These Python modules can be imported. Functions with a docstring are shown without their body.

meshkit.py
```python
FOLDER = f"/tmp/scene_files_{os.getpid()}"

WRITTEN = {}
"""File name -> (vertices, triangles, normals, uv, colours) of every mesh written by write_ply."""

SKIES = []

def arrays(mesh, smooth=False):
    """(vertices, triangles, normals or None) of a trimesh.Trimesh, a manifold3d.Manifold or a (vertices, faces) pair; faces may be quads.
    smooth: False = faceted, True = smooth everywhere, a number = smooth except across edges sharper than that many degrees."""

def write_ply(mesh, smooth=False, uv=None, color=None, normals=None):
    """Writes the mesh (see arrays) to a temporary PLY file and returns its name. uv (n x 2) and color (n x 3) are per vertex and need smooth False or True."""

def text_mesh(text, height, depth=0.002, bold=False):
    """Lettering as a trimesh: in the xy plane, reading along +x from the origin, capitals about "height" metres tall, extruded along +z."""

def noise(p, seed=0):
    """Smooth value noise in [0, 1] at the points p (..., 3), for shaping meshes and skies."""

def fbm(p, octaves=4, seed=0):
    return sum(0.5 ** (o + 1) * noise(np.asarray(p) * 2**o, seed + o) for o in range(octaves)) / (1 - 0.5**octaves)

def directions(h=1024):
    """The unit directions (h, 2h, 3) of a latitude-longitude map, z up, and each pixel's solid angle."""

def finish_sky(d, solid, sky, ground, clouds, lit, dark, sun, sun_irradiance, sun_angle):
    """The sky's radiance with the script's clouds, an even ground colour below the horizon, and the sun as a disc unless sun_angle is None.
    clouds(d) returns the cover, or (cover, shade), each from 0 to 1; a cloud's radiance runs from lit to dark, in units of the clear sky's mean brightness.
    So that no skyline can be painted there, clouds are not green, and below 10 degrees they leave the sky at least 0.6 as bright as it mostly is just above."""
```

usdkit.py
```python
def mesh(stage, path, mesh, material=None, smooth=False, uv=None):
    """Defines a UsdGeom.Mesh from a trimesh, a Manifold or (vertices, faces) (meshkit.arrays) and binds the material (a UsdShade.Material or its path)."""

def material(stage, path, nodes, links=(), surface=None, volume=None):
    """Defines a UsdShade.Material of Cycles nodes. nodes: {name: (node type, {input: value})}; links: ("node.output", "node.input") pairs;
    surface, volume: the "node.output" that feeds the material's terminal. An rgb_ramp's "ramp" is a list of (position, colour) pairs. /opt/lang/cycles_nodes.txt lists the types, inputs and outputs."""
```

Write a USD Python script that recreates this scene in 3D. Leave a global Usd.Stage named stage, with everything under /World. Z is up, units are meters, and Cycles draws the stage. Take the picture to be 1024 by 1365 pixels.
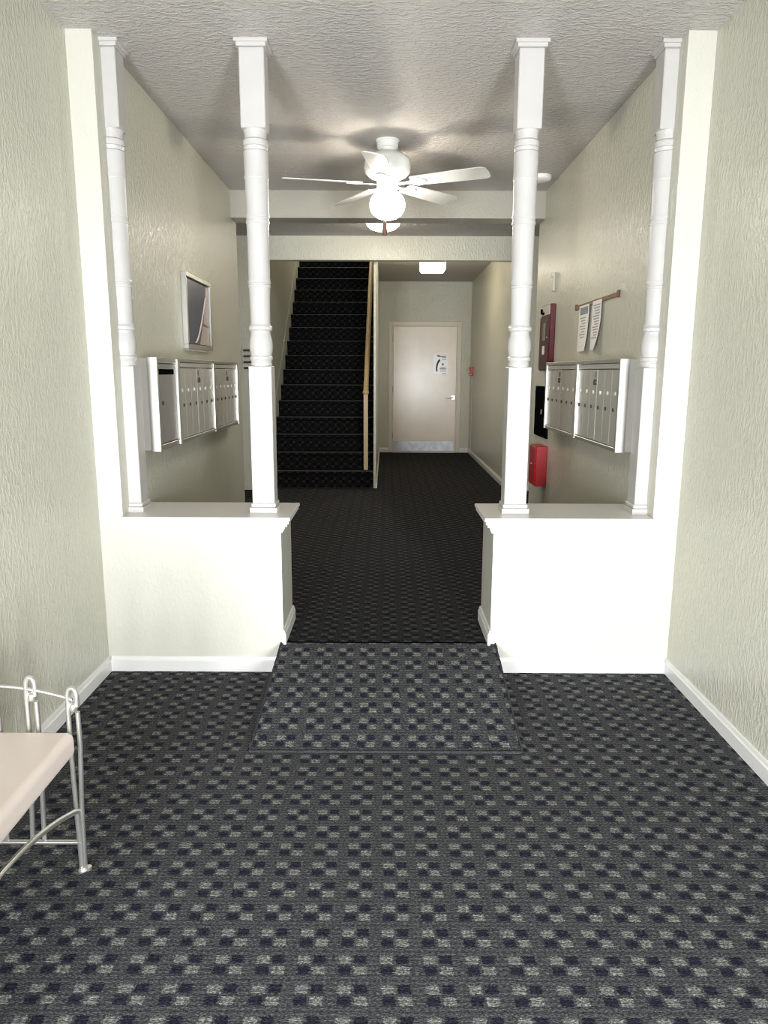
import math, random
import numpy as np, trimesh, usdkit
from shapely.geometry import Polygon, LineString, box as sbox
from manifold3d import Manifold
from pxr import Usd, UsdGeom, UsdLux, UsdShade, Gf, Sdf

random.seed(7)
stage = Usd.Stage.CreateInMemory()
UsdGeom.SetStageUpAxis(stage, 'Z'); UsdGeom.SetStageMetersPerUnit(stage, 1.0)
UsdGeom.Xform.Define(stage, '/World'); UsdGeom.Scope.Define(stage, '/World/Looks')

# ------------------------------------------------------------------ camera
EXPOSURE = 0.0
F_PX, PITCH, YAW, ROLL, CAM_H = 973.9, 0.1895, -0.0017, 0.0036, 1.45
cam = UsdGeom.Camera.Define(stage, '/World/camera')
cam.CreateHorizontalApertureAttr(24.0); cam.CreateVerticalApertureAttr(32.0)
cam.CreateFocalLengthAttr(24.0 * F_PX / 1024)
cam.CreateClippingRangeAttr((0.02, 200.0)); cam.CreateExposureAttr(EXPOSURE)
def rot(axis, a):
    return trimesh.transformations.rotation_matrix(a, axis)
# camera looks down its own -Z: stand it up, pitch it down, then turn it
_m = rot([0, 0, 1], -YAW) @ rot([1, 0, 0], math.pi / 2 - PITCH) @ rot([0, 0, 1], ROLL)
_m[:3, 3] = (0, 0, CAM_H)
cam.AddTransformOp().Set(Gf.Matrix4d(*_m.T.ravel().tolist()))

# ------------------------------------------------------------------ daylight through the two glazed sidelights of the entrance
WIN_X, WIN_W, WIN_Z0, WIN_Z1, FRONT_Y = 1.03, 0.54, 0.12, 2.15, -0.85
LIT_Z0, LIT_Z1 = 0.10, 1.45                  # the sunlit ground outside: bright low down, a shaded porch above
DAY, GLOBE, BULB, DOME, HALLGLOW, UPGLOW = 113.0, 30.0, 480.0, 58.0, 24.0, 300.0
for i, s in enumerate((-1, 1)):
    r = UsdLux.RectLight.Define(stage, '/World/daylight' + ('' if i == 0 else '_001'))
    r.CreateWidthAttr(WIN_W); r.CreateHeightAttr(LIT_Z1 - LIT_Z0); r.CreateIntensityAttr(DAY)
    r.CreateColorAttr(Gf.Vec3f(0.945, 0.985, 1.03))
    r.AddTranslateOp().Set((s * WIN_X, FRONT_Y - 0.2, (LIT_Z0 + LIT_Z1) / 2)); r.AddRotateXOp().Set(90)

# ------------------------------------------------------------------ measures of the place (metres)
H, ZR = 2.861, 0.141                       # ceiling, raised rear floor
XL, XR, BL, BR, D = -1.355, 1.386, -1.243, 1.267, 3.392
B1, B1b, ZB1 = 6.163, 6.375, 2.654         # first beam
B2, B2b, ZB2 = 8.130, 8.240, 2.616         # second beam / far wall of the cross corridor
S0, RISE, RUN = 8.331, 0.1908, 0.2309      # stairs
DV0, DV1, HR, SL, DF = -0.136, -0.108, 1.371, -1.3435, 12.09
EL, ER, ZC = -0.495, 0.515, 0.776          # ends of the half walls, top of their caps

# ------------------------------------------------------------------ materials
def mat(name, nodes, links, surface='p.BSDF', volume=None):
    return usdkit.material(stage, '/World/Looks/' + name, nodes, links, surface=surface, volume=volume)
def plain(name, color, rough=0.5, metal=0.0, **kw):
    return mat(name, {'p': ('principled_bsdf', dict(base_color=color, roughness=rough, metallic=metal, **kw))}, [])
def mottled(name, c1, c2, scale, rough=0.5, metal=0.0, bump=0.0, bscale=200, dist=0.002, stretch=(1, 1, 1), **kw):
    n = {'g': ('geometry', {}), 'mp': ('mapping', {'scale': stretch}),
         'n': ('noise_texture', {'scale': scale, 'detail': 4.0}),
         'r': ('rgb_ramp', {'ramp': [(0.3, c1), (0.7, c2)]}),
         'p': ('principled_bsdf', dict(roughness=rough, metallic=metal, **kw))}
    l = [('g.position', 'mp.vector'), ('mp.vector', 'n.vector'), ('n.fac', 'r.fac'), ('r.color', 'p.base_color')]
    if bump:
        n['n2'] = ('noise_texture', {'scale': bscale, 'detail': 2.0}); n['b'] = ('bump', {'strength': bump, 'distance': dist})
        l += [('mp.vector', 'n2.vector'), ('n2.fac', 'b.height'), ('b.normal', 'p.normal')]
    return mat(name, n, l)
def textured_paint(name, c1, c2, rough, scale, lo, hi, strength, dist, stretch=(1, 1, 1), spec=0.5):
    """sprayed knock-down / orange-peel texture: flattened splats of plaster under paint"""
    n = {'g': ('geometry', {}), 'mp': ('mapping', {'scale': stretch}),
         'n': ('noise_texture', {'scale': scale, 'detail': 3.0, 'roughness': 0.55, 'distortion': 0.6}),
         'mr': ('map_range', {'from_min': lo, 'from_max': hi, 'clamp': True, 'range_type': 'smoothstep'}),
         'nf': ('noise_texture', {'scale': scale * 3.1, 'detail': 2.0}),
         'ad': ('math', {'math_type': 'multiply_add', 'value2': 0.25}),
         'b': ('bump', {'strength': strength, 'distance': dist}),
         'nc': ('noise_texture', {'scale': 1.3, 'detail': 2.0}), 'r': ('rgb_ramp', {'ramp': [(0.3, c1), (0.7, c2)]}),
         'p': ('principled_bsdf', {'roughness': rough, 'specular_ior_level': spec})}
    l = [('g.position', 'mp.vector'), ('mp.vector', 'n.vector'), ('mp.vector', 'nf.vector'), ('n.fac', 'mr.value'),
         ('nf.fac', 'ad.value1'), ('mr.result', 'ad.value3'), ('ad.value', 'b.height'), ('b.normal', 'p.normal'),
         ('g.position', 'nc.vector'), ('nc.fac', 'r.fac'), ('r.color', 'p.base_color')]
    return mat(name, n, l)
M_wall = textured_paint('wall_paint', (0.575, 0.565, 0.47), (0.59, 0.58, 0.485), 0.29, 62.0, 0.40, 0.66, 0.60, 0.0035, (1, 1, 0.42))
M_beam_shaded = textured_paint('shaded_beam_paint', (0.385, 0.365, 0.305), (0.40, 0.38, 0.32), 0.34, 62.0, 0.40, 0.66, 0.25, 0.0035)  # wall paint darkened, so less light seems to fall on the near beam
M_cream = textured_paint('cream_paint', (0.575, 0.56, 0.485), (0.60, 0.585, 0.51), 0.36, 62.0, 0.40, 0.66, 0.18, 0.003, (1, 1, 0.6))
M_ceil = textured_paint('ceiling_paint', (0.47, 0.437, 0.405), (0.49, 0.457, 0.425), 0.55, 46.0, 0.40, 0.66, 0.75, 0.005, (0.7, 1.2, 1))
M_trim = plain('trim_white', (0.74, 0.725, 0.70), 0.28)
M_post = mottled('post_white', (0.50, 0.483, 0.462), (0.525, 0.508, 0.487), 8, 0.30)
M_door = mottled('door_paint', (0.82, 0.72, 0.60), (0.88, 0.78, 0.66), 5, 0.24, specular_ior_level=0.8)
M_doortrim = plain('door_trim_paint', (0.70, 0.63, 0.53), 0.32)
M_kick = mottled('scuffed_steel', (0.33, 0.33, 0.35), (0.52, 0.52, 0.53), 14, 0.38, 0.85)
M_chrome = plain('chrome', (0.72, 0.71, 0.69), 0.28, 1.0)
M_alu = mottled('brushed_aluminium', (0.60, 0.585, 0.54), (0.68, 0.665, 0.62), 60, 0.42, 0.55, stretch=(6, 6, 0.4))
M_alubright = plain('bright_aluminium', (0.66, 0.645, 0.61), 0.34, 0.85)
M_alugrey = plain('grey_housing', (0.43, 0.42, 0.39), 0.5)
M_parcel = mottled('parcel_door_metal', (0.27, 0.25, 0.23), (0.30, 0.28, 0.255), 9, 0.5, 0.2)
M_black = plain('black', (0.005, 0.005, 0.006), 0.9, specular_ior_level=0.0)
M_dark = plain('dark_metal', (0.05, 0.047, 0.043), 0.45)
M_red = plain('red_enamel', (0.42, 0.012, 0.020), 0.32)
M_maroon = plain('maroon_enamel', (0.10, 0.007, 0.014), 0.4)
M_maroonlid = plain('dark_maroon_enamel', (0.055, 0.006, 0.010), 0.42)
M_lcd = plain('grey_display', (0.16, 0.145, 0.14), 0.25)
M_paper = plain('paper', (0.80, 0.77, 0.73), 0.7)
M_sleeve = plain('paper_in_clear_sleeve', (0.84, 0.83, 0.83), 0.22, specular_ior_level=0.9)
M_ink = plain('grey_ink', (0.36, 0.34, 0.35), 0.7)
M_inkdark = plain('dark_ink', (0.06, 0.06, 0.075), 0.6)
M_inkblue = plain('blue_grey_ink', (0.22, 0.25, 0.30), 0.6)
M_cork = mottled('cork', (0.22, 0.135, 0.075), (0.30, 0.19, 0.11), 90, 0.8)
M_slate = mottled('slate_blue_print', (0.095, 0.10, 0.135), (0.125, 0.13, 0.165), 5, 0.25)
M_pink = plain('pale_pink_print', (0.52, 0.44, 0.42), 0.3)
M_rose = plain('dusky_rose_print', (0.20, 0.13, 0.14), 0.3)
M_fan = plain('fan_white', (0.80, 0.80, 0.76), 0.35)
M_blade = plain('fan_blade_white', (0.74, 0.73, 0.69), 0.42)
M_brown = plain('wooden_fob', (0.16, 0.085, 0.05), 0.5)
M_wood = mottled('honey_oak', (0.46, 0.31, 0.13), (0.58, 0.41, 0.20), 26, 0.38, stretch=(3, 3, 0.25))
M_vinyl = mottled('beige_vinyl', (0.70, 0.60, 0.54), (0.74, 0.64, 0.58), 6, 0.42, bump=0.15, bscale=260, dist=0.001)
M_steel = plain('satin_nickel', (0.70, 0.685, 0.65), 0.30, 0.88)
M_plastic = plain('white_plastic', (0.80, 0.78, 0.72), 0.45)
M_sensor = plain('cream_plastic', (0.56, 0.54, 0.47), 0.5)
M_concrete = plain('outside_paving', (0.5, 0.49, 0.47), 0.9)
def glow(name, color, strength):
    return mat(name, {'e': ('emission', {'color': color, 'strength': strength})}, [], surface='e.emission')
M_globe = mat('lit_globe', {'e': ('emission', {'color': (1.0, 0.925, 0.80), 'strength': GLOBE}), 't': ('transparent_bsdf', {}), 'm': ('mix_closure', {'fac': 0.5})}, [('t.BSDF', 'm.closure1'), ('e.emission', 'm.closure2')], surface='m.closure')
M_upglow = glow('lit_upstairs_shade', (1.0, 0.92, 0.78), UPGLOW)
M_dome = glow('lit_dome', (1.0, 0.93, 0.80), DOME)
M_hallglow = glow('lit_hall_shade', (1.0, 0.90, 0.70), HALLGLOW)
M_pane = mat('window_pane', {'t': ('transparent_bsdf', {}), 'gl': ('glossy_bsdf', {'roughness': 0.02, 'color': (1, 1, 1)}),
                             'f': ('fresnel', {'IOR': 1.5}), 'm': ('mix_closure', {})},
             [('f.fac', 'm.fac'), ('t.BSDF', 'm.closure1'), ('gl.BSDF', 'm.closure2')], surface='m.closure')

def carpet(name, k=1.0):
    """loop-pile carpet: pairs of navy and pale grey blocks chequered on a heather ground"""
    PX, PY, X0, Y0 = 0.105, 0.0895, -0.199, 1.769
    n, l = {}, []
    def m(nm, t, a=None, b=None, c=None):
        v = {'math_type': t}
        for key, q in (('value1', a), ('value2', b), ('value3', c)):
            if isinstance(q, str): l.append((q, f'{nm}.{key}'))
            elif q is not None: v[key] = float(q)
        n[nm] = ('math', v); return nm + '.value'
    n['g'] = ('geometry', {}); n['s'] = ('separate_xyz', {}); l.append(('g.position', 's.vector'))
    n['w'] = ('noise_texture', {'scale': 210.0, 'detail': 2.0}); l.append(('g.position', 'w.vector'))
    wob = m('wob', 'multiply_add', 'w.fac', 0.20, -0.10)
    n['wl'] = ('noise_texture', {'scale': 3.0, 'detail': 1.0}); l.append(('g.position', 'wl.vector'))
    wob2 = m('wob2', 'multiply_add', 'wl.fac', 0.30, wob)
    yz = m('yz', 'subtract', 's.y', 's.z')
    u = m('u', 'fraction', m('u1', 'add', m('u0', 'multiply_add', 's.x', 1 / PX, 100.3 - X0 / PX - 0.15), wob2))
    v = m('v', 'fraction', m('v1', 'add', m('v0', 'multiply_add', yz, -1 / PY, 400.25 + Y0 / PY), wob))
    A, B = m('A', 'compare', u, 0.30, 0.150), m('B', 'compare', u, 0.67, 0.145)
    R1, R2 = m('R1', 'compare', v, 0.25, 0.145), m('R2', 'compare', v, 0.63, 0.140)
    light = m('lt', 'add', m('l1', 'multiply', A, R1), m('l2', 'multiply', B, R2))
    dark = m('dk', 'add', m('d1', 'multiply', B, R1), m('d2', 'multiply', A, R2))
    # rows of tufts: fine bright and dark flecks, stretched along the rows
    n['mp'] = ('mapping', {'scale': (0.55, 1.5, 1.5)}); l.append(('g.position', 'mp.vector'))
    n['f'] = ('noise_texture', {'scale': 210.0, 'detail': 3.0, 'roughness': 0.75}); l.append(('mp.vector', 'f.vector'))
    n['fr'] = ('rgb_ramp', {'ramp': [(0.33, (0.18,) * 3), (0.5, (0.80,) * 3), (0.65, (2.6,) * 3)]}); l.append(('f.fac', 'fr.fac'))
    # stripes of the plain row
    st = m('st', 'multiply_add', m('sw', 'sine', m('sv', 'multiply', v, 2 * math.pi * 6)), 0.28, 1.0)
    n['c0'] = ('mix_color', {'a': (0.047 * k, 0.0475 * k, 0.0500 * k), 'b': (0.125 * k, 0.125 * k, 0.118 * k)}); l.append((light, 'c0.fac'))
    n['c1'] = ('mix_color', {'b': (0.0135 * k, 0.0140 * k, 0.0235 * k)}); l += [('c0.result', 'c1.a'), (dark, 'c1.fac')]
    n['c2'] = ('mix_color', {'blend_type': 'multiply', 'fac': 1.0, 'use_clamp': False}); l += [('c1.result', 'c2.a'), ('fr.color', 'c2.b')]
    n['c3'] = ('combine_xyz', {}); l += [(st, 'c3.x'), (st, 'c3.y'), (st, 'c3.z')]
    n['c4'] = ('mix_color', {'blend_type': 'multiply', 'fac': 1.0}); l += [('c2.result', 'c4.a'), ('c3.vector', 'c4.b')]
    n['b'] = ('bump', {'strength': 0.5, 'distance': 0.004}); l.append(('f.fac', 'b.height'))
    n['p'] = ('principled_bsdf', {'roughness': 0.95, 'specular_ior_level': 0.1}); l += [('c4.result', 'p.base_color'), ('b.normal', 'p.normal')]
    return mat(name, n, l)
M_carpet = carpet('carpet', 1.13)
M_staircarpet_shaded = carpet('stair_carpet_shaded', 0.15)  # same carpet; the gloom of the stairs is put into its colour
M_rearcarpet_shaded = carpet('rear_carpet_shaded', 0.46)  # same carpet again, darkened to stand for the weaker light at the back
M_nosing_lit = mottled('worn_lit_nosing', (0.030, 0.030, 0.033), (0.050, 0.050, 0.052), 60, 0.95)  # pale edge: wear, plus light from above put into the colour

# ------------------------------------------------------------------ mesh helpers (all in world coordinates)
def bx(x0, x1, y0, y1, z0, z1, c=0.0):
    if c <= 0:
        return trimesh.creation.box(bounds=[[x0, y0, z0], [x1, y1, z1]])
    P = []
    for x, sx in ((x0, 1), (x1, -1)):
        for y, sy in ((y0, 1), (y1, -1)):
            for z, sz in ((z0, 1), (z1, -1)):
                P += [(x, y + sy * c, z + sz * c), (x + sx * c, y, z + sz * c), (x + sx * c, y + sy * c, z)]
    return trimesh.convex.convex_hull(np.array(P))
def cat(*ms):
    return trimesh.util.concatenate([m for m in ms])
def lathe(profile, cx, cy, cz=0.0, sections=40):
    """profile: (r, z) from the bottom up"""
    m = trimesh.creation.revolve(np.array(profile, float), sections=sections)
    m.apply_translation((cx, cy, cz)); m.fix_normals(); return m
def cyl(p0, p1, r, sections=16):
    m = trimesh.creation.cylinder(radius=r, segment=[p0, p1], sections=sections); return m
def tube(pts, r, sides=12, closed=False):
    p = np.asarray(pts, float)
    t = np.gradient(p, axis=0); t /= np.linalg.norm(t, axis=1, keepdims=True) + 1e-12
    ref = np.array([0.0, 0, 1.0]) if abs(t[:, 2]).mean() < 0.7 else np.array([0, 1.0, 0])
    a = np.cross(t, ref)
    for i in range(len(a)):                                     # keep the frame from flipping
        if np.linalg.norm(a[i]) < 1e-4: a[i] = a[i - 1]
        if i and np.dot(a[i], a[i - 1]) < 0: a[i] = -a[i]
    a /= np.linalg.norm(a, axis=1, keepdims=True) + 1e-12
    b = np.cross(t, a)
    ang = np.arange(sides) * 2 * np.pi / sides
    R = np.broadcast_to(r, (len(p),))
    v = p[:, None] + R[:, None, None] * (np.cos(ang)[None, :, None] * a[:, None] + np.sin(ang)[None, :, None] * b[:, None])
    f = []
    n = len(p)
    for i in range(n - 1):
        for j in range(sides):
            q = [i * sides + j, i * sides + (j + 1) % sides, (i + 1) * sides + (j + 1) % sides, (i + 1) * sides + j]
            f += [[q[0], q[1], q[2]], [q[0], q[2], q[3]]]
    vv = v.reshape(-1, 3); vv = np.vstack([vv, p[:1], p[-1:]])
    for j in range(sides):
        f.append([n * sides, (j + 1) % sides, j]); f.append([n * sides + 1, (n - 1) * sides + j, (n - 1) * sides + (j + 1) % sides])
    m = trimesh.Trimesh(vv, np.array(f), process=False); trimesh.repair.fix_normals(m); return m
def prism(poly, h):
    return trimesh.creation.extrude_polygon(poly, h)
def place(m, origin, ex, ey, ez):
    T = np.eye(4); T[:3, 0], T[:3, 1], T[:3, 2], T[:3, 3] = ex, ey, ez, origin
    m = m.copy(); m.apply_transform(T)
    if np.linalg.det(T[:3, :3]) < 0: m.invert()
    return m
def rbox(x0, x1, y0, y1, z0, z1, r, seg=20):
    s = Manifold.sphere(r, seg)
    hull = Manifold.batch_hull([s.translate((x, y, z)) for x in (x0 + r, x1 - r) for y in (y0 + r, y1 - r) for z in (z0 + r, z1 - r)])
    g = hull.to_mesh(); return trimesh.Trimesh(np.array(g.vert_properties)[:, :3], np.array(g.tri_verts))
def ring_frame(side, y0, y1, z0, z1, d0, d1, w, c=0.002):
    return cat(wbx(side, y0, y1, z1 - w, z1, d0, d1, c), wbx(side, y0, y1, z0, z0 + w, d0, d1, c),
               wbx(side, y0, y0 + w, z0 + w, z1 - w, d0, d1, c), wbx(side, y1 - w, y1, z0 + w, z1 - w, d0, d1, c))
WALLX = {'L': (BL, 1), 'R': (BR, -1)}
def wbx(side, y0, y1, z0, z1, d0, d1, c=0.0, wall=None):
    """a box on a side wall: d is the distance out from the wall"""
    X, s = wall or WALLX[side]
    a, b = sorted((X + s * d0, X + s * d1)); return bx(a, b, y0, y1, z0, z1, c)
def wcyl(side, y, z, d0, d1, r, sections=14, wall=None):
    X, s = wall or WALLX[side]
    return cyl((X + s * d0, y, z), (X + s * d1, y, z), r, sections)

# ------------------------------------------------------------------ scene-graph helpers
_used = {}
def numbered(parent, name):
    k = (parent, name); n = _used.get(k, 0); _used[k] = n + 1
    return f'{parent}/{name}' if n == 0 else f'{parent}/{name}_{n:03d}'
def keys(prim, label=None, category=None, group=None, kind=None):
    for k, v in (('label', label), ('category', category), ('group', group), ('kind', kind)):
        if v: prim.SetCustomDataByKey(k, v)
class Node:
    def __init__(s, prim, org): s.prim, s.org, s.path = prim, np.asarray(org, float), str(prim.GetPath())
def thing(name, label, category, loc=(0, 0, 0), group=None, kind=None):
    x = UsdGeom.Xform.Define(stage, numbered('/World', name)); x.AddTranslateOp().Set(tuple(float(v) for v in loc))
    keys(x.GetPrim(), label, category, group, kind); return Node(x.GetPrim(), loc)
def part(parent, name, mesh, material, smooth=False, label=None, kind=None):
    m = mesh.copy(); m.apply_translation(-parent.org)
    g = usdkit.mesh(stage, numbered(parent.path, name), m, material, smooth=smooth)
    keys(g.GetPrim(), label=label, kind=kind); return Node(g.GetPrim(), parent.org)
def solo(name, mesh, material, label, category, smooth=False, group=None, kind=None):
    b = mesh.bounds; org = np.array([(b[0][0] + b[1][0]) / 2, (b[0][1] + b[1][1]) / 2, b[0][2]])
    m = mesh.copy(); m.apply_translation(-org)
    g = usdkit.mesh(stage, numbered('/World', name), m, material, smooth=smooth); g.AddTranslateOp().Set(tuple(org.tolist()))
    keys(g.GetPrim(), label, category, group, kind); return Node(g.GetPrim(), org)
def struct(name, mesh, material, label, category, smooth=False):
    return solo(name, mesh, material, label, category, smooth, kind='structure')

# ================================================================== THE ROOM
struct('floor', bx(XL - .15, XR + .15, FRONT_Y - .1, D + .01, -0.12, 0), M_carpet, 'lower entrance floor in navy and grey block-pattern carpet', 'floor')
struct('floor', cat(bx(EL, ER, D + .01, 3.75, -0.12, ZR), bx(-3.4, 3.4, 3.75, 13.4, -0.12, ZR)), M_rearcarpet_shaded,
       'raised rear hall floor in patterned carpet, colour darkened for shade, beyond the half walls', 'floor')
struct('ceiling', bx(-3.4, 3.4, FRONT_Y - .1, B2b, H, H + .12), M_ceil, 'white textured ceiling above the entrance hall', 'ceiling')
struct('ceiling', bx(DV0, HR + .15, B2b, DF + .1, H, H + .12), M_ceil, 'low ceiling above the rear passage with the door', 'ceiling')

struct('wall_left', bx(XL - .15, XL, FRONT_Y - .1, D, 0, H), M_wall, 'sage textured wall on the left beside the nickel bench', 'wall')
struct('wall_right', bx(XR, XR + .15, FRONT_Y - .1, D, 0, H), M_wall, 'sage textured wall on the right of the entrance, bare', 'wall')
struct('wall_left', bx(XL - .15, BL, D + .012, B1b, 0, H), M_wall, 'sage wall carrying the framed picture and left mailboxes', 'wall')
struct('wall_right', bx(BR, XR + .15, D + .012, B1b, 0, H), M_wall, 'sage wall carrying the red alarm boxes and right mailboxes', 'wall')
struct('trim_1', bx(XL - .15, BL, D, D + .012, 0, H), M_cream, 'cream painted face of the left wall return', 'wall return')
struct('trim_2', bx(BR, XR + .15, D, D + .012, 0, H), M_cream, 'cream painted face of the right wall return', 'wall return')
# cross corridor
struct('wall_left', cat(bx(-3.4, -3.28, B1b, B2, ZR, H), bx(-3.28, XL - .15, B1b - .12, B1b, ZR, H)), M_wall, 'wall closing the left arm of the cross corridor', 'wall')
struct('wall_right', cat(bx(3.28, 3.4, B1b, B2, ZR, H), bx(XR + .15, 3.28, B1b - .12, B1b, ZR, H)), M_wall, 'wall closing the right arm of the cross corridor', 'wall')
struct('wall_back', cat(bx(-3.4, SL, B2, B2b, ZR, H)), M_wall, 'corridor wall with the dark vent slats left of the stairs', 'wall')
struct('wall_back', cat(bx(HR, 3.4, B2, B2b, ZR, H)), M_wall, 'corridor wall right of the passage with the door', 'wall')
# stairwell and passage
struct('wall_left', cat(bx(SL - .15, SL, B2b, 13.4, ZR, 5.7), bx(SL, DV0, B2, B2b, H + .12, 5.7)), M_wall, 'shaded wall along the left of the dark staircase', 'wall')
struct('wall_back', bx(SL, DV0, 13.28, 13.4, 3.2, 5.7), M_wall, 'wall at the head of the dark staircase', 'wall')
struct('ceiling', bx(SL - .15, DV1, B2, 13.4, 5.7, 5.8), M_ceil, 'ceiling high over the dark staircase', 'ceiling')
struct('wall_divider', cat(bx(DV0, DV1, B2b + .02, DF, ZR, H), bx(DV0, DV1, B2b, 13.4, H + .12, 5.7), bx(DV0, DV1, DF, 13.4, ZR, H + .12)), M_wall, 'thin wall between the dark stairs and the passage', 'wall')
struct('wall_right', bx(HR, HR + .15, B2b, DF, ZR, H), M_wall, 'bare wall along the right of the rear passage', 'wall')
DX0, DX1, DZ = 0.046, 1.221, 2.244         # outer edges of the door frame
struct('wall_back', cat(bx(DV1, DX0 + .03, DF, DF + .12, ZR, H), bx(DX1 - .03, HR + .15, DF, DF + .12, ZR, H), bx(DX0 + .03, DX1 - .03, DF, DF + .12, DZ - .03, H)), M_wall,
       'end wall of the rear passage around the beige door', 'wall')
# beams
struct('ceiling_beam', bx(BL, BR, B1, B1b, ZB1, H), M_beam_shaded, 'painted beam behind the ceiling fan, nearer of the two', 'beam')
struct('ceiling_beam', bx(SL, HR, B2, B2b, ZB2, H), M_wall, 'painted beam above the stairs and passage, farther of the two', 'beam')

# entrance wall behind the camera: solid door between two glazed sidelights
wx0, wx1 = WIN_X - WIN_W / 2, WIN_X + WIN_W / 2
fw = [bx(XL, XR, FRONT_Y - .1, FRONT_Y, WIN_Z1, H), bx(XL, -wx1, FRONT_Y - .1, FRONT_Y, 0, WIN_Z1), bx(wx1, XR, FRONT_Y - .1, FRONT_Y, 0, WIN_Z1),
      bx(-wx0, -.5, FRONT_Y - .1, FRONT_Y, 0, WIN_Z1), bx(.5, wx0, FRONT_Y - .1, FRONT_Y, 0, WIN_Z1),
      bx(-wx1, -wx0, FRONT_Y - .1, FRONT_Y, 0, WIN_Z0), bx(wx0, wx1, FRONT_Y - .1, FRONT_Y, 0, WIN_Z0)]
struct('wall_front', cat(*fw), M_wall, 'entrance wall behind the viewer with two sidelights', 'wall')
d = thing('door_2', 'plain entrance door behind the viewer', 'door', (0, FRONT_Y - .05, 0), kind='structure')
part(d, 'door_leaf', bx(-.495, .495, FRONT_Y - .075, FRONT_Y - .03, 0.008, WIN_Z1 - .01, .003), M_door)
part(d, 'handle', cat(cyl((.42, FRONT_Y - .03, 1.0), (.42, FRONT_Y + .03, 1.0), .011), bx(.30, .43, FRONT_Y + .02, FRONT_Y + .038, .99, 1.01, .003)), M_chrome)
for i, s in enumerate((-1, 1)):
    w = thing(f'window_{i+1}', f'tall glazed sidelight {"left" if s < 0 else "right"} of the entrance door', 'window', (s * WIN_X, FRONT_Y - .05, WIN_Z0), kind='structure')
    a, b = sorted((s * wx0, s * wx1))
    part(w, 'window_frame', cat(bx(a, a + .03, FRONT_Y - .08, FRONT_Y + .01, WIN_Z0, WIN_Z1), bx(b - .03, b, FRONT_Y - .08, FRONT_Y + .01, WIN_Z0, WIN_Z1),
                                bx(a + .03, b - .03, FRONT_Y - .08, FRONT_Y + .01, WIN_Z0, WIN_Z0 + .03), bx(a + .03, b - .03, FRONT_Y - .08, FRONT_Y + .01, WIN_Z1 - .03, WIN_Z1)), M_trim)
    part(w, 'pane', bx(a + .03, b - .03, FRONT_Y - .052, FRONT_Y - .048, WIN_Z0 + .03, WIN_Z1 - .03), M_pane)

# baseboards: thin boards with a bevelled top
BT, BH = 0.014, 0.076
def board(p0, p1, n, z):
    """board along the wall from p0 to p1 (x, y); n points into the room"""
    p0, p1, n = np.array([*p0, z], float), np.array([*p1, z], float), np.array([*n, 0.0])
    prof = Polygon([(0, 0), (BT, 0), (BT, BH - .022), (BT - .004, BH - .016), (BT - .007, BH - .003), (BT - .010, BH), (0, BH)])
    L = np.linalg.norm(p1 - p0); ex = n; ey = np.array([0, 0, 1.0]); ez = (p1 - p0) / L
    return place(prism(prof, L), p0, ex, ey, ez)
struct('baseboard_left', board((XL, FRONT_Y), (XL, D), (1, 0), 0), M_trim, 'white baseboard along the left wall behind the bench', 'baseboard')
struct('baseboard_right', board((XR, FRONT_Y), (XR, D), (-1, 0), 0), M_trim, 'white baseboard along the right wall of the entrance', 'baseboard')
def half_board(x0, x1, xe, nx):
    return cat(board((x0, D), (x1, D), (0, -1), 0), board((xe, D - BT), (xe, 3.762), (nx, 0), ZR))
struct('baseboard_front', half_board(XL + BT, EL - .025, EL, 1), M_trim, 'white baseboard round the foot of the left half wall', 'baseboard')
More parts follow.
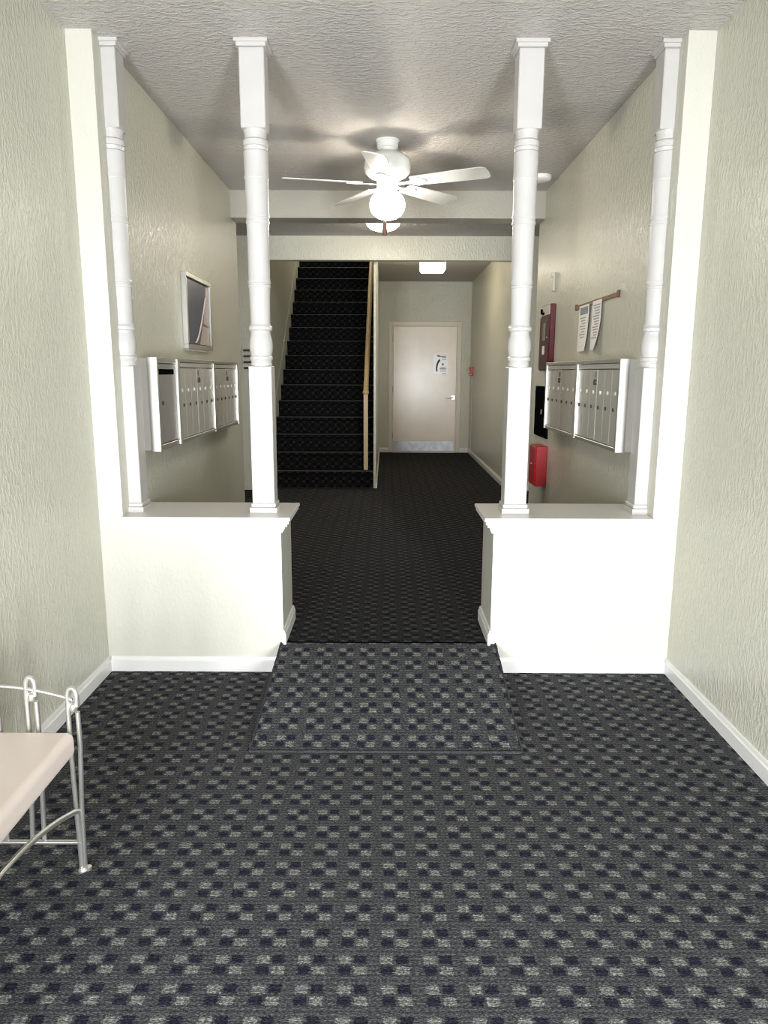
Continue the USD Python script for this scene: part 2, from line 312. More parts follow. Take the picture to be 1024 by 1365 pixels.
struct('baseboard_front', half_board(ER + .03, XR - BT, ER, -1), M_trim, 'white baseboard round the foot of the right half wall', 'baseboard')
struct('baseboard_left', board((BL, 3.765), (BL, B1b), (1, 0), ZR), M_trim, 'baseboard under the left mailboxes', 'baseboard')
struct('baseboard_right', board((BR, 3.765), (BR, B1b), (-1, 0), ZR), M_trim, 'baseboard under the right mailboxes and red box', 'baseboard')
struct('baseboard_right', board((HR, B2b), (HR, DF - BT), (-1, 0), ZR), M_trim, 'baseboard along the right wall of the rear passage', 'baseboard')
struct('baseboard_left', board((DV1, B2b + .02), (DV1, DF - BT), (1, 0), ZR), M_trim, 'baseboard along the left side of the rear passage', 'baseboard')
struct('baseboard_back', cat(board((DV1, DF), (DX0, DF), (0, -1), ZR), board((DX1, DF), (HR, DF), (0, -1), ZR)), M_trim, 'baseboard pieces beside the rear door', 'baseboard')
struct('baseboard_back', cat(board((-3.28, B2), (SL, B2), (0, -1), ZR), board((HR, B2), (3.28, B2), (0, -1), ZR)), M_wall, 'baseboard along the far side of the cross corridor', 'baseboard')

# half walls with moulded caps
def half_wall(x0, x1, end, label):
    t = thing('wall_partition', label, 'wall', ((x0 + x1) / 2, D + .18, 0), kind='structure')
    part(t, 'panel', bx(x0, x1, D, 3.748, 0, ZC - .018), M_cream)
    # cap: a flat board over a stepped cove, running along the front, the free end and the back
    steps = [(.000, .018, .047), (.018, .034, .041), (.034, .046, .032), (.046, .058, .020), (.058, .070, .014), (.070, .078, .009)]
    ms = []
    for a, b, o in steps:
        o2 = o
        xa, xb = (x0, x1 + o2) if end > 0 else (x0 - o2, x1)
        ms.append(bx(xa, xb, D - o * .62, 3.748 + o * .4, ZC - b, ZC - a, 0.002 if o > .04 else 0))
    part(t, 'cap_board', ms[0], M_trim); part(t, 'cove_moulding', cat(*ms[1:]), M_trim)
half_wall(BL, EL, 1, 'white half wall with moulded cap, left of the ramp')
half_wall(ER, BR, -1, 'white half wall with moulded cap, right of the ramp')

# ================================================================== RAMP
ry0, ry1 = 2.600, D + .008
rp = np.array([[-.521, ry0, .006], [.535, ry0, .006], [-.507, ry1, ZR + .004], [.542, ry1, ZR + .004]])
v = np.vstack([rp, rp * [1, 1, 0] + [0, 0, .001]])
rm = trimesh.convex.convex_hull(v)
t = thing('carpeted_ramp', 'carpeted ramp between the two half walls up to the raised hall', 'ramp', (0, 3.0, 0))
part(t, 'ramp_body', rm, M_carpet)
edge = []
for a, b in ((0, 1), (0, 2), (1, 3)):
    q = np.linspace(rp[a], rp[b], 60); q[:, 2] += .001 + .0016 * np.array([random.random() for _ in q]); q[:, :2] += .0025 * np.array([[random.random() - .5, random.random() - .5] for _ in q])
    edge.append(tube(q, .0042, 6))
M_binding = mottled('carpet_edge', (0.006, 0.006, 0.009), (0.05, 0.05, 0.052), 160, 0.95)
part(t, 'bound_edge', cat(*edge), M_binding, 40)
part(t, 'top_seam', bx(rp[2][0], rp[3][0], ry1 - .004, ry1 + .004, ZR + .002, ZR + .0065), M_black)

# ================================================================== TURNED POSTS
def post(cx, half, label, category='post', group=None, s=0):
    """square block, turned shaft, square block; half: the one cut flat against the wall on side s"""
    cy, hw = 3.540, .0535
    prof = [(.0505, 1.474), (.0510, 1.488), (.0490, 1.495), (.0500, 1.501), (.0535, 1.507), (.0535, 1.517), (.0500, 1.523), (.0510, 1.533), (.0540, 1.552), (.0545, 1.572),
            (.0530, 1.595), (.0490, 1.618), (.0480, 1.630), (.0490, 1.636), (.0540, 1.642), (.0545, 1.654), (.0500, 1.662), (.0480, 1.672), (.0490, 1.760), (.0500, 1.830),
            (.0515, 1.833), (.0515, 1.842), (.0500, 1.845), (.0500, 1.850), (.0520, 1.853), (.0520, 1.863), (.0502, 1.868), (.0505, 2.0), (.0512, 2.110), (.0535, 2.113),
            (.0535, 2.124), (.0515, 2.128), (.0515, 2.136), (.0540, 2.140), (.0540, 2.152), (.0515, 2.157), (.0520, 2.23), (.0525, 2.302), (.0550, 2.306), (.0550, 2.316),
            (.0535, 2.322), (.0545, 2.400), (.0550, 2.418), (.0515, 2.424), (.0530, 2.430), (.0545, 2.437), (.0515, 2.443), (.0555, 2.450), (.0555, 2.464), (.0500, 2.472),
            (.0505, 2.490), (.0530, 2.508)]
    prof = [(min(.0565, .0515 + (r - .0515) * (1.7 if r < .053 else 1.3)), z) for r, z in prof]
    def cut(m):
        if not half: return m
        pl = trimesh.intersections.slice_mesh_plane(m, [-s, 0, 0], [BL if s < 0 else BR, cy, 0], cap=True)
        return pl
    lower = cat(bx(cx - hw, cx + hw, cy - hw, cy + hw, .82, 1.474, .003))
    upper = bx(cx - hw - .002, cx + hw + .002, cy - hw - .002, cy + hw + .002, 2.508, 2.832, .004)
    base = cat(bx(cx - .066, cx + .066, cy - .066, cy + .066, ZC, ZC + .026), bx(cx - .060, cx + .060, cy - .060, cy + .060, ZC + .026, ZC + .046, .004))
    crown = cat(bx(cx - .073, cx + .073, cy - .073, cy + .073, 2.847, H), bx(cx - .064, cx + .064, cy - .064, cy + .064, 2.832, 2.847))
    t = thing('turned_post', label, category, (cx, cy, ZC), group)
    closed = [(0, 1.474)] + prof + [(0, 2.508)]
    part(t, 'base_moulding', cut(base), M_post); part(t, 'lower_block', cut(lower), M_post)
    part(t, 'turned_shaft', cut(lathe(closed, cx, cy, 0, 48)), M_post, 35)
    part(t, 'upper_block', cut(upper), M_post); part(t, 'crown_moulding', cut(crown), M_post)
post(-.590, False, 'white turned post on the left half wall beside the opening')
post(.630, False, 'white turned post on the right half wall beside the opening')
post(BL + .006, True, 'white half post against the wall beside the left mailboxes', s=-1)
post(BR - .006, True, 'white half post against the wall beside the right mailboxes', s=1)

# ================================================================== CEILING FAN
FX, FY = 0.006, 4.886
t = thing('ceiling_fan', 'white five-blade ceiling fan with a lit glass globe', 'ceiling fan', (FX, FY, 2.30))
part(t, 'canopy', lathe([(0, 2.80), (.055, 2.80), (.058, 2.812), (.066, 2.818), (.068, 2.85), (.074, 2.856), (.074, H), (0, H)], FX, FY), M_fan, 35)
part(t, 'motor_housing', lathe([(0, 2.635), (.085, 2.635), (.115, 2.648), (.140, 2.672), (.147, 2.700), (.142, 2.735), (.128, 2.760), (.092, 2.782), (.050, 2.792), (.050, 2.805), (0, 2.805)], FX, FY, 0, 48), M_fan, 40)
part(t, 'switch_housing', lathe([(0, 2.575), (.050, 2.575), (.066, 2.585), (.068, 2.612), (.060, 2.636), (0, 2.636)], FX, FY), M_fan, 35)
part(t, 'globe', lathe([(0, 2.392), (.030, 2.394), (.062, 2.404), (.090, 2.424), (.108, 2.452), (.114, 2.482), (.108, 2.514), (.090, 2.541), (.066, 2.560), (.056, 2.574), (0, 2.574)], FX, FY, 0, 40), M_globe, 60, label='lit white glass globe')
bulb = UsdLux.SphereLight.Define(stage, t.path + '/bulb'); bulb.CreateRadiusAttr(0.032); bulb.CreateIntensityAttr(BULB); bulb.CreateColorAttr(Gf.Vec3f(1.0, 0.925, 0.80))
bulb.AddTranslateOp().Set((0, 0, 2.455 - 2.30))
for k in range(5):
    a = math.radians(-25 + 72 * k)
    er, et = np.array([math.cos(a), math.sin(a), 0]), np.array([-math.sin(a), math.cos(a), 0])
    p = math.radians(12)                                        # pitch: the edge that trails the turn sits higher
    eu = et * math.cos(p) - np.array([0, 0, 1]) * math.sin(p); en = np.cross(er, eu)
    outline = Polygon([(.165, -.048), (.185, -.056), (.40, -.065), (.615, -.070), (.640, -.065), (.655, -.050), (.660, 0), (.655, .050), (.640, .065), (.615, .070), (.40, .065), (.185, .056), (.165, .048)])
    blade = place(prism(outline, .006), np.array([FX, FY, 2.606]), er, eu, en)
    b = part(t, 'blade', blade, M_blade)
    iron = Polygon([(.075, -.016), (.12, -.012), (.155, -.018), (.185, -.042), (.215, -.046), (.240, -.030), (.262, 0), (.240, .030), (.215, .046), (.185, .042), (.155, .018), (.12, .012), (.075, .016)]).difference(
        Polygon([(.175, -.022), (.205, -.030), (.225, -.014), (.180, -.006)]).union(Polygon([(.175, .022), (.205, .030), (.225, .014), (.180, .006)])))
    part(b, 'blade_iron', place(prism(iron, .006), np.array([FX, FY, 2.598]), er, eu, en), M_fan)
cx, cyy = FX - .016, FY - .062
t2 = part(t, 'pull_chain', cyl((cx, cyy - .012, 2.36), (cx, cyy, 2.58), .0018, 8), M_chrome)
part(t2, 'wooden_fob', lathe([(0, 2.288), (.014, 2.289), (.017, 2.310), (.012, 2.333), (.014, 2.355), (.006, 2.372), (0, 2.372)], cx, cyy - .014), M_brown, 40)

# other lamps
t = thing('ceiling_light', 'shallow round dome light on the cross corridor ceiling', 'ceiling light', (-.03, 7.2, 2.72))
part(t, 'rim', lathe([(0, 2.835), (.175, 2.835), (.178, 2.842), (.172, H), (0, H)], -.03, 7.2), M_fan, 35)
part(t, 'shade', lathe([(0, 2.738), (.06, 2.742), (.115, 2.760), (.150, 2.790), (.166, 2.835), (0, 2.835)], -.03, 7.2), M_dome, 60, label='lit white shade')
t = thing('ceiling_light', 'round light on the ceiling at the head of the dark stairs', 'ceiling light', (-.75, 12.5, 5.6))
part(t, 'shade', lathe([(0, 5.60), (.10, 5.61), (.15, 5.65), (.16, 5.70), (0, 5.70)], -.75, 12.5), M_upglow, 50)
t = thing('ceiling_light', 'square-cornered glass light on the rear passage ceiling', 'ceiling light', (.575, 9.45, 2.68))
part(t, 'mounting_plate', bx(.44, .71, 9.315, 9.585, 2.832, H, .004), M_fan)
part(t, 'shade', rbox(.42, .73, 9.295, 9.605, 2.660, 2.832, .045), M_hallglow, 60, label='lit cream glass shade')
solo('smoke_detector', lathe([(0, 2.822), (.05, 2.823), (.074, 2.832), (.082, 2.843), (.084, H), (0, H)], 1.125, 5.72), M_plastic, 'white smoke detector on the ceiling above the right mailboxes', 'smoke detector', 35)

# ================================================================== MAILBOXES
MZ0, MZ1 = 1.045, 1.520
def mail_unit(side, y0, y1, label, near):
    X, s = WALLX[side]
    t = thing('mailbox_unit', label, 'mailbox', (X + s * .045, (y0 + y1) / 2, MZ0))
    part(t, 'housing', wbx(side, y0 + .004, y1 - .004, MZ0 + .004, MZ1 - .004, 0, .044), M_alugrey)
    w = .020
    part(t, 'frame', cat(wbx(side, y0, y0 + w, MZ0, MZ1, .040, .090, .002), wbx(side, y1 - w, y1, MZ0, MZ1, .040, .090, .002),
                         wbx(side, y0 + w, y1 - w, MZ1 - .020, MZ1, .040, .090, .002), wbx(side, y0 + w, y1 - w, MZ0, MZ0 + .022, .040, .086, .002)), M_alubright)
    part(t, 'header', cat(wbx(side, y0 + w, y1 - w, MZ1 - .050, MZ1 - .022, .044, .082, .002)), M_alu)
    n = 6; p = (y1 - y0 - 2 * w) / n
    for k in range(n):
        a, b = y0 + w + p * k + .0022, y0 + w + p * (k + 1) - .0022; c = (a + b) / 2
        dd = part(t, 'door', wbx(side, a, b, MZ0 + .025, MZ1 - .054, .044, .078 - .001 * ((k * 7) % 3), .003), M_alu)
        part(dd, 'name_window', wcyl(side, c, MZ0 + .297, .070, .0815, .0105, 14), M_plastic, label='small pale round name window')
        part(dd, 'lock', cat(wcyl(side, c + .018, MZ0 + .213, .070, .0825, .0095, 12), wbx(side, c + .016, c + .020, MZ0 + .205, MZ0 + .221, .080, .0832)), M_dark, label='dark key lock')
    c = (y0 + y1) / 2 + (.02)
    ml = part(t, 'master_lock', wcyl(side, c, MZ0 + .352, .072, .090, .0150, 16), M_dark, label='dark round master lock')
    part(ml, 'slot', wbx(side, c - .004, c + .004, MZ0 + .378, MZ0 + .408, .074, .083), M_dark)
    return t
mail_unit('L', 4.150, 5.015, 'left-wall mailbox unit beside the flat-fronted parcel box', 1)
mail_unit('L', 5.018, 5.800, 'left-wall mailbox unit farthest from the entrance', 0)
mail_unit('R', 3.745, 4.608, 'right-wall mailbox unit nearest the half post, below the pinned notices', 1)
mail_unit('R', 4.612, 5.478, 'right-wall mailbox unit next to the red alarm panel', 0)
t = thing('parcel_box', 'flat-fronted metal parcel box with a dark mail slot, left wall', 'mailbox', (BL + .045, 3.94, MZ0))
part(t, 'housing', wbx('L', 3.749, 4.136, MZ0 + .004, MZ1 - .004, 0, .044), M_alugrey)
part(t, 'frame', cat(wbx('L', 3.745, 3.765, MZ0 - .004, MZ1, .040, .092, .002), wbx('L', 4.120, 4.140, MZ0, MZ1 - .004, .040, .092, .002),
                     wbx('L', 3.765, 4.120, MZ1 - .028, MZ1, .040, .086, .002), wbx('L', 3.765, 4.120, MZ0, MZ0 + .028, .040, .086, .002)), M_alubright)
dd = part(t, 'door', wbx('L', 3.768, 4.117, MZ0 + .031, MZ1 - .031, .044, .076, .003), M_parcel, label='brownish grey metal door')
part(dd, 'mail_slot', wbx('L', 3.815, 4.085, MZ1 - .088, MZ1 - .060, .070, .0775), M_black)
part(dd, 'lock', wcyl('L', 3.86, 1.285, .070, .082, .010), M_dark)

# ================================================================== WALL THINGS
# picture
py0, py1, pz0, pz1 = 4.60, 5.24, 1.588, 2.045
t = thing('framed_picture', 'silver framed abstract print in slate blue and pale pink', 'picture', (BL, (py0 + py1) / 2, pz0))
part(t, 'frame', ring_frame('L', py0, py1, pz0, pz1, 0, .032, .026), M_alubright)
art = part(t, 'print', wbx('L', py0 + .034, py1 - .034, pz0 + .034, pz1 - .034, 0, .018), M_slate)
def wpoly(side, pts, d0, d1):
    X, s = WALLX[side]
    return place(prism(Polygon(pts), d1 - d0), (X + s * d0, 0, 0), (0, 1, 0), (0, 0, 1), (s, 0, 0))
W_, H_ = py1 - py0 - .068, pz1 - pz0 - .068
def ap(u, v): return (py0 + .034 + u * W_, pz0 + .034 + v * H_)
curve = [ap(.30 + .54 * q ** 0.8, .02 + .80 * q ** 1.15) for q in np.linspace(0, 1, 14)]
curve2 = [ap(.355 + .53 * q ** 0.8, .02 + .80 * q ** 1.2) for q in np.linspace(0, 1, 14)][::-1]
part(art, 'pink_field', wpoly('L', [ap(.42, .0), ap(.995, .0), ap(.995, .99), ap(.90, .99), ap(.86, .80), ap(.62, .30)], .018, .0188), M_pink)
part(art, 'dark_stroke', wpoly('L', [ap(.36, 0), ap(.52, 0), ap(.68, .32), ap(.97, .30), ap(.97, .335), ap(.72, .36), ap(.86, .82), ap(.80, .76), ap(.60, .38)], .0188, .0195), M_rose)
part(art, 'pale_curve', wpoly('L', curve + curve2, .0195, .0202), M_plastic)
part(t, 'hanging_bracket', wbx('L', py0 + .03, py1 - .12, pz0 - .012, pz0, 0, .024), M_alugrey)
for z in (pz1 - .03, pz0 + .03): part(t, 'screw', wcyl('L', py0 + .017, z, .03, .034, .006), M_dark)

# notice rail with two papers
X, s = WALLX['R']
t = thing('notice_rail', 'narrow brown cork strip on the wall holding two paper notices', 'notice board', (BR, 4.555, 1.855))
part(t, 'cork_strip', wbx('R', 4.118, 4.995, 1.858, 1.882, 0, .010, .002), M_cork)
part(t, 'end_cap', wbx('R', 4.105, 4.120, 1.852, 1.890, 0, .016, .002), M_brown); part(t, 'end_cap', wbx('R', 4.993, 5.008, 1.852, 1.890, 0, .016, .002), M_brown)
def paper(y0, y1, z0, z1, curl, label, blocks):
    """a sheet hanging from the rail; its lower part curls off the wall"""
    t = thing('paper_notice', label, 'notice', (BR - .015, (y0 + y1) / 2, z0))
    def off(u, v):                                              # v: 0 at the top, 1 at the foot; u: 0 at the near edge
        return .0135 + curl[0] * v ** 2 + curl[1] * (v ** 3) * (1 - u)
    def sheet(u0, u1, v0, v1, d, nu=8, nv=14):
        uu, vv = np.meshgrid(np.linspace(u0, u1, nu), np.linspace(v0, v1, nv), indexing='ij')
        o = off(uu, vv)
        pts = lambda e: np.stack([X + s * (o + e), y0 + uu * (y1 - y0), z1 + vv * (z0 - z1)], -1).reshape(-1, 3)
        f = []
        N = nu * nv
        for i in range(nu - 1):
            for j in range(nv - 1):
                q = (i * nv + j, (i + 1) * nv + j, (i + 1) * nv + j + 1, i * nv + j + 1)
                f += [(q[0], q[1], q[2]), (q[0], q[2], q[3]), (N + q[0], N + q[2], N + q[1]), (N + q[0], N + q[3], N + q[2])]
        rim = [i * nv for i in range(nu)] + [(nu - 1) * nv + j for j in range(1, nv)] + [i * nv + nv - 1 for i in range(nu - 2, -1, -1)] + [j for j in range(nv - 2, 0, -1)]
        for a, b in zip(rim, rim[1:] + rim[:1]): f += [(a, N + a, b), (b, N + a, N + b)]
        m = trimesh.Trimesh(np.vstack([pts(d + .0006), pts(d)]), np.array(f), process=False); trimesh.repair.fix_normals(m); return m
    part(t, 'sheet', sheet(0, 1, 0, 1, 0), M_paper, 40)
    for u0, u1, v0, v1, m in blocks: part(t, 'printed_block' if m is M_inkblue or m is M_inkdark else 'text_line', sheet(u0, u1, v0, v1, .0007, 4, 4), m)
bl = [(.10, .90, .04, .20, M_inkblue), (.2, .5, .06, .12, M_inkdark), (.15, .40, .15, .19, M_inkdark)] + [(.25 + .05 * (k % 2), .85 - .1 * (k % 3), .26 + .06 * k, .285 + .06 * k, M_ink) for k in range(8)]
paper(4.665, 4.895, 1.583, 1.868, (.004, .016), 'paper notice with a dark picture block at its top, farther on the rail', bl)
bl = [(.14 + .02 * (k % 3), .88 - .08 * (k % 4), .08 + .055 * k, .105 + .055 * k, M_ink) for k in range(13)]
paper(4.398, 4.590, 1.583, 1.872, (.003, .034), 'curling text-only paper notice on the rail, nearer the entrance', bl)

# alarm panel, extinguisher cabinet, red box, sensor
t = thing('alarm_panel', 'dark red fire alarm panel with small display, high on the right wall', 'fire alarm panel', (BR, 5.79, 1.462))
part(t, 'cabinet', wbx('R', 5.630, 5.965, 1.462, 1.955, 0, .040, .004), M_maroon)
dd = part(t, 'door', wbx('R', 5.640, 5.955, 1.472, 1.868, .040, .048, .002), M_maroonlid)
part(dd, 'display', wbx('R', 5.752, 5.842, 1.690, 1.822, .047, .0505, .001), M_lcd); part(dd, 'label_plate', wbx('R', 5.765, 5.835, 1.585, 1.650, .047, .050, .001), M_paper)
part(dd, 'lock', wcyl('R', 5.685, 1.712, .046, .054, .008), M_chrome)
part(t, 'header_plate', wbx('R', 5.645, 5.955, 1.878, 1.948, .040, .046, .002), M_alu, label='pale grey metal plate')
part(t, 'buzzer', cat(wcyl('R', 5.90, 1.915, .045, .056, .020), wbx('R', 5.82, 5.875, 1.885, 1.905, .045, .050)), M_black)
t = thing('cabinet', 'flat black recessed cabinet on the right wall between the red boxes', 'cabinet', (BR, 5.95, .94))
part(t, 'frame', ring_frame('R', 5.72, 6.185, .940, 1.340, 0, .016, .022), M_black)
dd = part(t, 'door', wbx('R', 5.744, 6.161, .964, 1.316, 0, .012, .002), M_black); part(dd, 'latch', wbx('R', 5.90, 5.93, 1.12, 1.16, .011, .020, .002), M_chrome)
t = thing('key_box', 'bright red metal box mounted low on the right wall', 'box', (BR, 5.81, .566))
part(t, 'body', wbx('R', 5.700, 5.925, .566, .882, 0, .088, .004), M_red)
dd = part(t, 'door', wbx('R', 5.705, 5.920, .571, .877, .0885, .098, .003), M_red); part(dd, 'lock', wcyl('R', 5.83, .735, .097, .104, .009), M_chrome)
t = thing('wall_sensor', 'small white sensor high on the right wall above the alarm panel', 'sensor', (BR, 5.715, 2.05))
part(t, 'body', wbx('R', 5.695, 5.735, 2.050, 2.165, 0, .018, .004), M_sensor); part(t, 'lens', wbx('R', 5.700, 5.730, 2.150, 2.188, 0, .030, .005), M_sensor)

# vent slats on the corridor wall
t = thing('wall_vent', 'dark slatted vent on the corridor wall left of the stairs', 'vent', (-1.47, B2, 1.40))
for xa in (-1.56, -1.40): part(t, 'side_strip', bx(xa, xa + .01, B2 - .012, B2, 1.42, 1.72), M_wall)
for k in range(4):
    part(t, 'slat', bx(-1.55, -1.40, B2 - .014, B2, 1.475 + .063 * k, 1.497 + .063 * k, .002), M_dark)

# ================================================================== STAIRS
t = thing('staircase', 'straight carpeted staircase rising into darkness on the left', 'staircase', (-.75, S0, ZR))
sx0, sx1 = -1.340, DV0 - .002
NST = 16
for k in range(NST):
    y, z = S0 + RUN * k, ZR + RISE * (k + 1)
    zb = z - RISE if k else ZR
    nos = Polygon([(y, zb), (y, z - .050), (y - .016, z - .036), (y - .022, z - .020), (y - .017, z - .006), (y - .006, z), (y + RUN, z), (y + RUN, zb)])
    m = place(prism(nos, sx1 - sx0), (sx0, 0, 0), (0, 1, 0), (0, 0, 1), (1, 0, 0))
    stp = part(t, 'step', m, M_staircarpet_shaded)
    part(stp, 'nosing', place(prism(Polygon([(y - .0165, z - .005), (y - .0055, z + .0012), (y + .010, z + .0012), (y + .010, z - .002), (y - .0055, z - .002)]), sx1 - sx0 - .01), (sx0 + .005, 0, 0), (0, 1, 0), (0, 0, 1), (1, 0, 0)), M_nosing_lit, label='paler worn carpet edge with light from above in its colour')
part(t, 'underside', cat(*[bx(sx0, sx1, S0 + RUN * k, S0 + RUN * (k + 1), ZR if k < 1 else ZR, ZR + RISE * k) for k in range(1, NST)]), M_black)
part(t, 'landing', bx(sx0, sx1, S0 + RUN * NST, 13.28, ZR + RISE * NST - .1, ZR + RISE * NST), M_staircarpet_shaded)
sk = Polygon([(S0 - .03, ZR), (S0 - .03, ZR + .40), (S0 + RUN * NST, ZR + RISE * NST + .425), (S0 + RUN * NST, ZR + RISE * NST - .2), (S0 + .4, ZR)])
part(t, 'skirt_board', place(prism(sk, sx0 - SL - .001), (SL + .001, 0, 0), (0, 1, 0), (0, 0, 1), (1, 0, 0)), M_wall)
# handrail with its post
t = thing('handrail', 'honey oak handrail climbing the right side of the dark stairs', 'handrail', (-.225, 8.42, ZR + RISE))
hx = -.226
part(t, 'newel', bx(hx - .026, hx + .026, 8.395, 8.445, ZR + RISE, 1.205, .005), M_wood)
part(t, 'knob', lathe([(0, 1.195), (.030, 1.198), (.038, 1.215), (.034, 1.236), (.020, 1.248), (0, 1.25)], hx, 8.42), M_wood, 40)
slope = RISE / RUN
part(t, 'rail', tube([(hx, 8.42, 1.222), (hx + .012, 9.5, 1.222 + slope * 1.08), (hx + .026, 10.5, 1.222 + slope * 2.08), (hx + .034, 11.8, 1.222 + slope * 3.38)], .030, 16), M_wood, 40)
for yb in (9.3, 10.6, 11.6):
    part(t, 'bracket', tube([(hx + .02, yb, 1.222 + slope * (yb - 8.42) - .02), (hx + .025, yb, 1.222 + slope * (yb - 8.42) - .07), (DV0, yb, 1.222 + slope * (yb - 8.42) - .08)], .007, 8), M_dark, 40)

# ================================================================== REAR DOOR
t = thing('door_1', 'flush beige metal door with lever handle at the end of the passage', 'door', ((DX0 + DX1) / 2, DF, ZR), kind='structure')
fwid = .062
part(t, 'door_frame', cat(bx(DX0, DX0 + fwid, DF - .022, DF + .10, ZR, DZ, .003), bx(DX1 - fwid, DX1, DF - .022, DF + .10, ZR, DZ, .003), bx(DX0 + fwid, DX1 - fwid, DF - .022, DF + .10, DZ - fwid, DZ, .003)), M_doortrim)
part(t, 'door_stop', cat(bx(DX0 + fwid, DX0 + fwid + .012, DF + .004, DF + .045, ZR, DZ - fwid), bx(DX1 - fwid - .012, DX1 - fwid, DF + .004, DF + .045, ZR, DZ - fwid), bx(DX0 + fwid + .012, DX1 - fwid - .012, DF + .004, DF + .045, DZ - fwid - .012, DZ - fwid)), M_doortrim)
lx0, lx1 = DX0 + fwid + .014, DX1 - fwid - .014
part(t, 'door_leaf', bx(lx0, lx1, DF + .000, DF + .044, ZR + .016, DZ - fwid - .014, .003), M_door)
part(t, 'kick_plate', bx(lx0 + .006, lx1 - .03, DF - .004, DF + .001, ZR + .022, ZR + .185, .001), M_kick, label='scuffed grey metal kick plate')
part(t, 'threshold', bx(lx0 - .01, lx1 + .01, DF - .05, DF + .05, ZR, ZR + .013, .003), M_alubright)
hh = part(t, 'handle', cat(cyl((1.100, DF, 1.040), (1.100, DF - .055, 1.040), .012), tube([(1.100, DF - .055, 1.040), (1.06, DF - .060, 1.036), (1.00, DF - .056, 1.028), (.965, DF - .050, 1.026)], .011, 10)), M_chrome, 40, label='chrome lever handle')
part(hh, 'rose', cyl((1.100, DF - .010, 1.040), (1.100, DF + .001, 1.040), .036, 24), M_chrome)
part(t, 'hinge', cat(*[cyl((lx0 - .006, DF - .008, z - .05), (lx0 - .006, DF - .008, z + .05), .008) for z in (.42, 1.18, 1.98)]), M_chrome)
# poster taped to the door
px0, px1, pz0, pz1 = .775, 1.010, 1.415, 1.738
t = thing('door_poster', 'white paper sign with a dark curved arrow taped to the beige door', 'sign', ((px0 + px1) / 2, DF, pz0))
part(t, 'sheet', bx(px0, px1, DF - .0022, DF - .0008, pz0, pz1), M_sleeve)
def dpoly(pts): return place(prism(Polygon(pts), .0006), (0, DF - .0022, 0), (1, 0, 0), (0, 0, 1), (0, -1, 0))
def dp(u, v): return (px0 + u * (px1 - px0), pz0 + v * (pz1 - pz0))
arc_o = [dp(.50 - .34 * math.cos(q), .30 + .46 * math.sin(q)) for q in np.linspace(-.35, 1.35, 14)]
arc_i = [dp(.52 - .25 * math.cos(q), .26 + .40 * math.sin(q)) for q in np.linspace(-.35, 1.35, 14)][::-1]
part(t, 'curved_mark', dpoly(arc_o + arc_i), M_inkdark)
for u0, u1, v0, v1, m in ((.28, .84, .86, .90, M_inkdark), (.22, .42, .90, .94, M_inkdark), (.55, .86, .80, .84, M_ink), (.60, .85, .70, .73, M_ink), (.56, .70, .44, .54, M_inkblue), (.48, .84, .34, .37, M_ink), (.42, .86, .24, .30, M_ink), (.46, .86, .14, .18, M_ink), (.62, .88, .02, .045, M_inkdark)):
    part(t, 'printed_line', dpoly([dp(u0, v0), dp(u1, v0), dp(u1, v1), dp(u0, v1)]), m)
# pull station
hw_ = (HR, -1)
t = thing('fire_pull_station', 'small dark red fire pull station in the corner right of the beige door', 'fire alarm', (HR, 11.72, 1.40))
part(t, 'body', wbx('R', 11.665, 11.785, 1.395, 1.535, 0, .050, .005, wall=hw_), M_red); part(t, 'pull_bar', wbx('R', 11.690, 11.760, 1.445, 1.475, .050, .062, .004, wall=hw_), M_plastic)
part(t, 'conduit', wbx('R', 11.715, 11.735, ZR + BH, 1.395, 0, .012, .003, wall=hw_), M_wall)

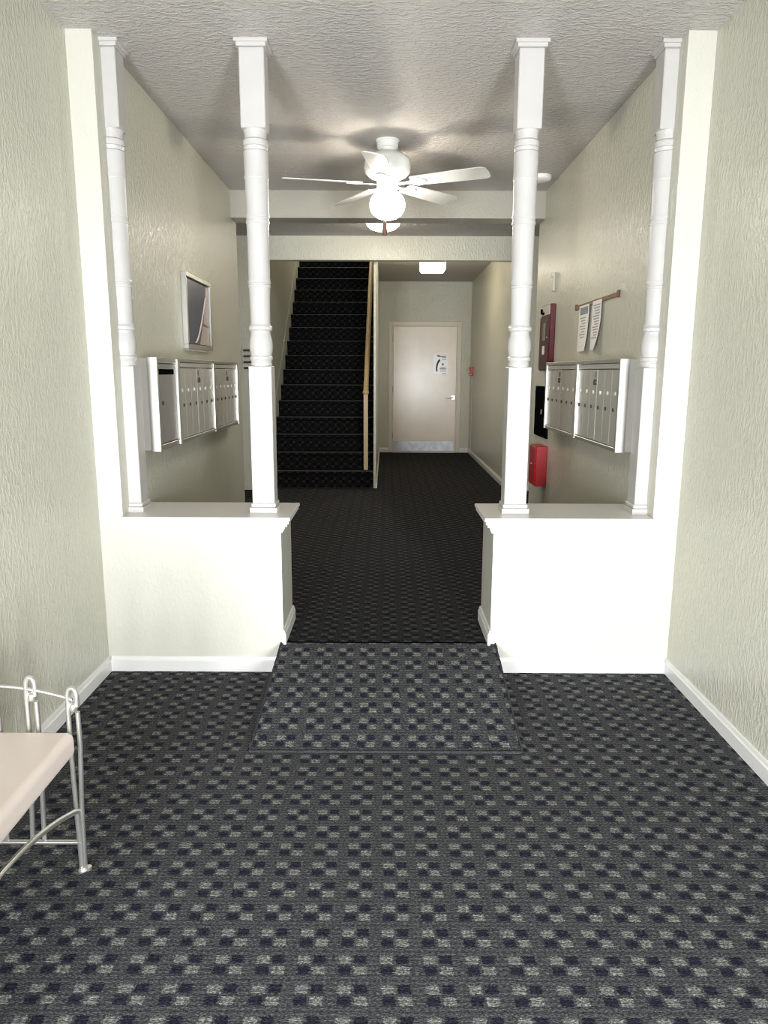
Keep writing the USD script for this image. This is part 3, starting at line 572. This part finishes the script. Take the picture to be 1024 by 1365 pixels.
# ================================================================== BENCH
def bench():
    y_far, y_near = 1.920, .900
    xs = [(-.880, .575), (-.995, .606), (-1.105, .620), (-1.215, .606), (-1.330, .575)]
    t = thing('bench', 'satin nickel bench with scrolled ends and beige vinyl seat by the left wall', 'bench', (-1.105, (y_far + y_near) / 2, 0))
    seat = rbox(-1.318, -.872, y_near + .028, y_far - .012, .380, .454, .022)
    part(t, 'seat', seat, M_vinyl, 50)
    r = .0068
    for y, sgn in ((y_far, 1), (y_near, -1)):
        for k, (x, zt) in enumerate(xs):
            leg = k in (0, 4)
            zb = .012 if leg else .097
            hwid = .0125
            xb = x - .008 if k == 0 else x
            # hairpin: up one side, over the top, and down into a ball caught between the two bars
            if leg:
                left = [(xb - .004, y, zb), (xb - .006, y, .20), (x - hwid - .003, y, .40), (x - hwid - .001, y, zt - .045)]
                right = [(x + hwid, y, zt - .072), (x + hwid, y, .40), (xb + .010, y, .20), (xb + .006, y, zb)]
            else:
                left = [(x - .035, y, zb), (x - .028, y, .20), (x - hwid - .003, y, .40), (x - hwid - .001, y, zt - .045)]
                right = [(x + hwid, y, zt - .072), (x + hwid, y, .40), (x + .004, y, .20), (x, y, zb)]
            top = [(x - hwid * math.cos(q) * (1 + .25 * math.sin(q)), y, zt - .040 + .040 * math.sin(q)) for q in np.linspace(0, math.pi, 11)]
            drop = [(x + hwid, y, zt - .055)]
            nm = 'leg' if leg else 'spindle'
            h = part(t, nm, cat(tube(left + top + drop, r, 12), tube(right, r, 12)), M_steel, 50)
            ball = trimesh.creation.icosphere(3, .0120); ball.apply_scale([1, 1, 1.35]); ball.apply_translation((x + .002, y, zt - .058))
            part(h, 'ball', ball, M_steel, 60)
            if leg: part(h, 'foot', cat(lathe([(0, 0), (.014, 0), (.015, .004), (.010, .012), (0, .013)], xb, y, 0, 20), lathe([(0, 0), (.010, 0), (.010, .009), (0, .010)], xb + .013, y + .004, 0, 16)), M_steel, 40)
        arch = [(x, y, .540 + .040 * (1 - ((x + 1.105) / .225) ** 2)) for x in np.linspace(-.880, -1.330, 25)]
        part(t, 'arm_rail', tube(arch, .0052, 10), M_steel, 50)
        part(t, 'end_stretcher', cyl((-.888, y, .092), (-1.330, y, .092), .0068), M_steel, 40)
    for x in (-.886, -1.330):
        L = y_far - y_near
        part(t, 'side_stretcher', tube([(x, y_near + L * q, .195 + .115 * (1 - (2 * q - 1) ** 2)) for q in np.linspace(0, 1, 31)], .0075, 12), M_steel, 50)
    part(t, 'seat_board', bx(-1.29, -.92, y_near + .05, y_far - .035, .366, .382), M_dark)
bench()
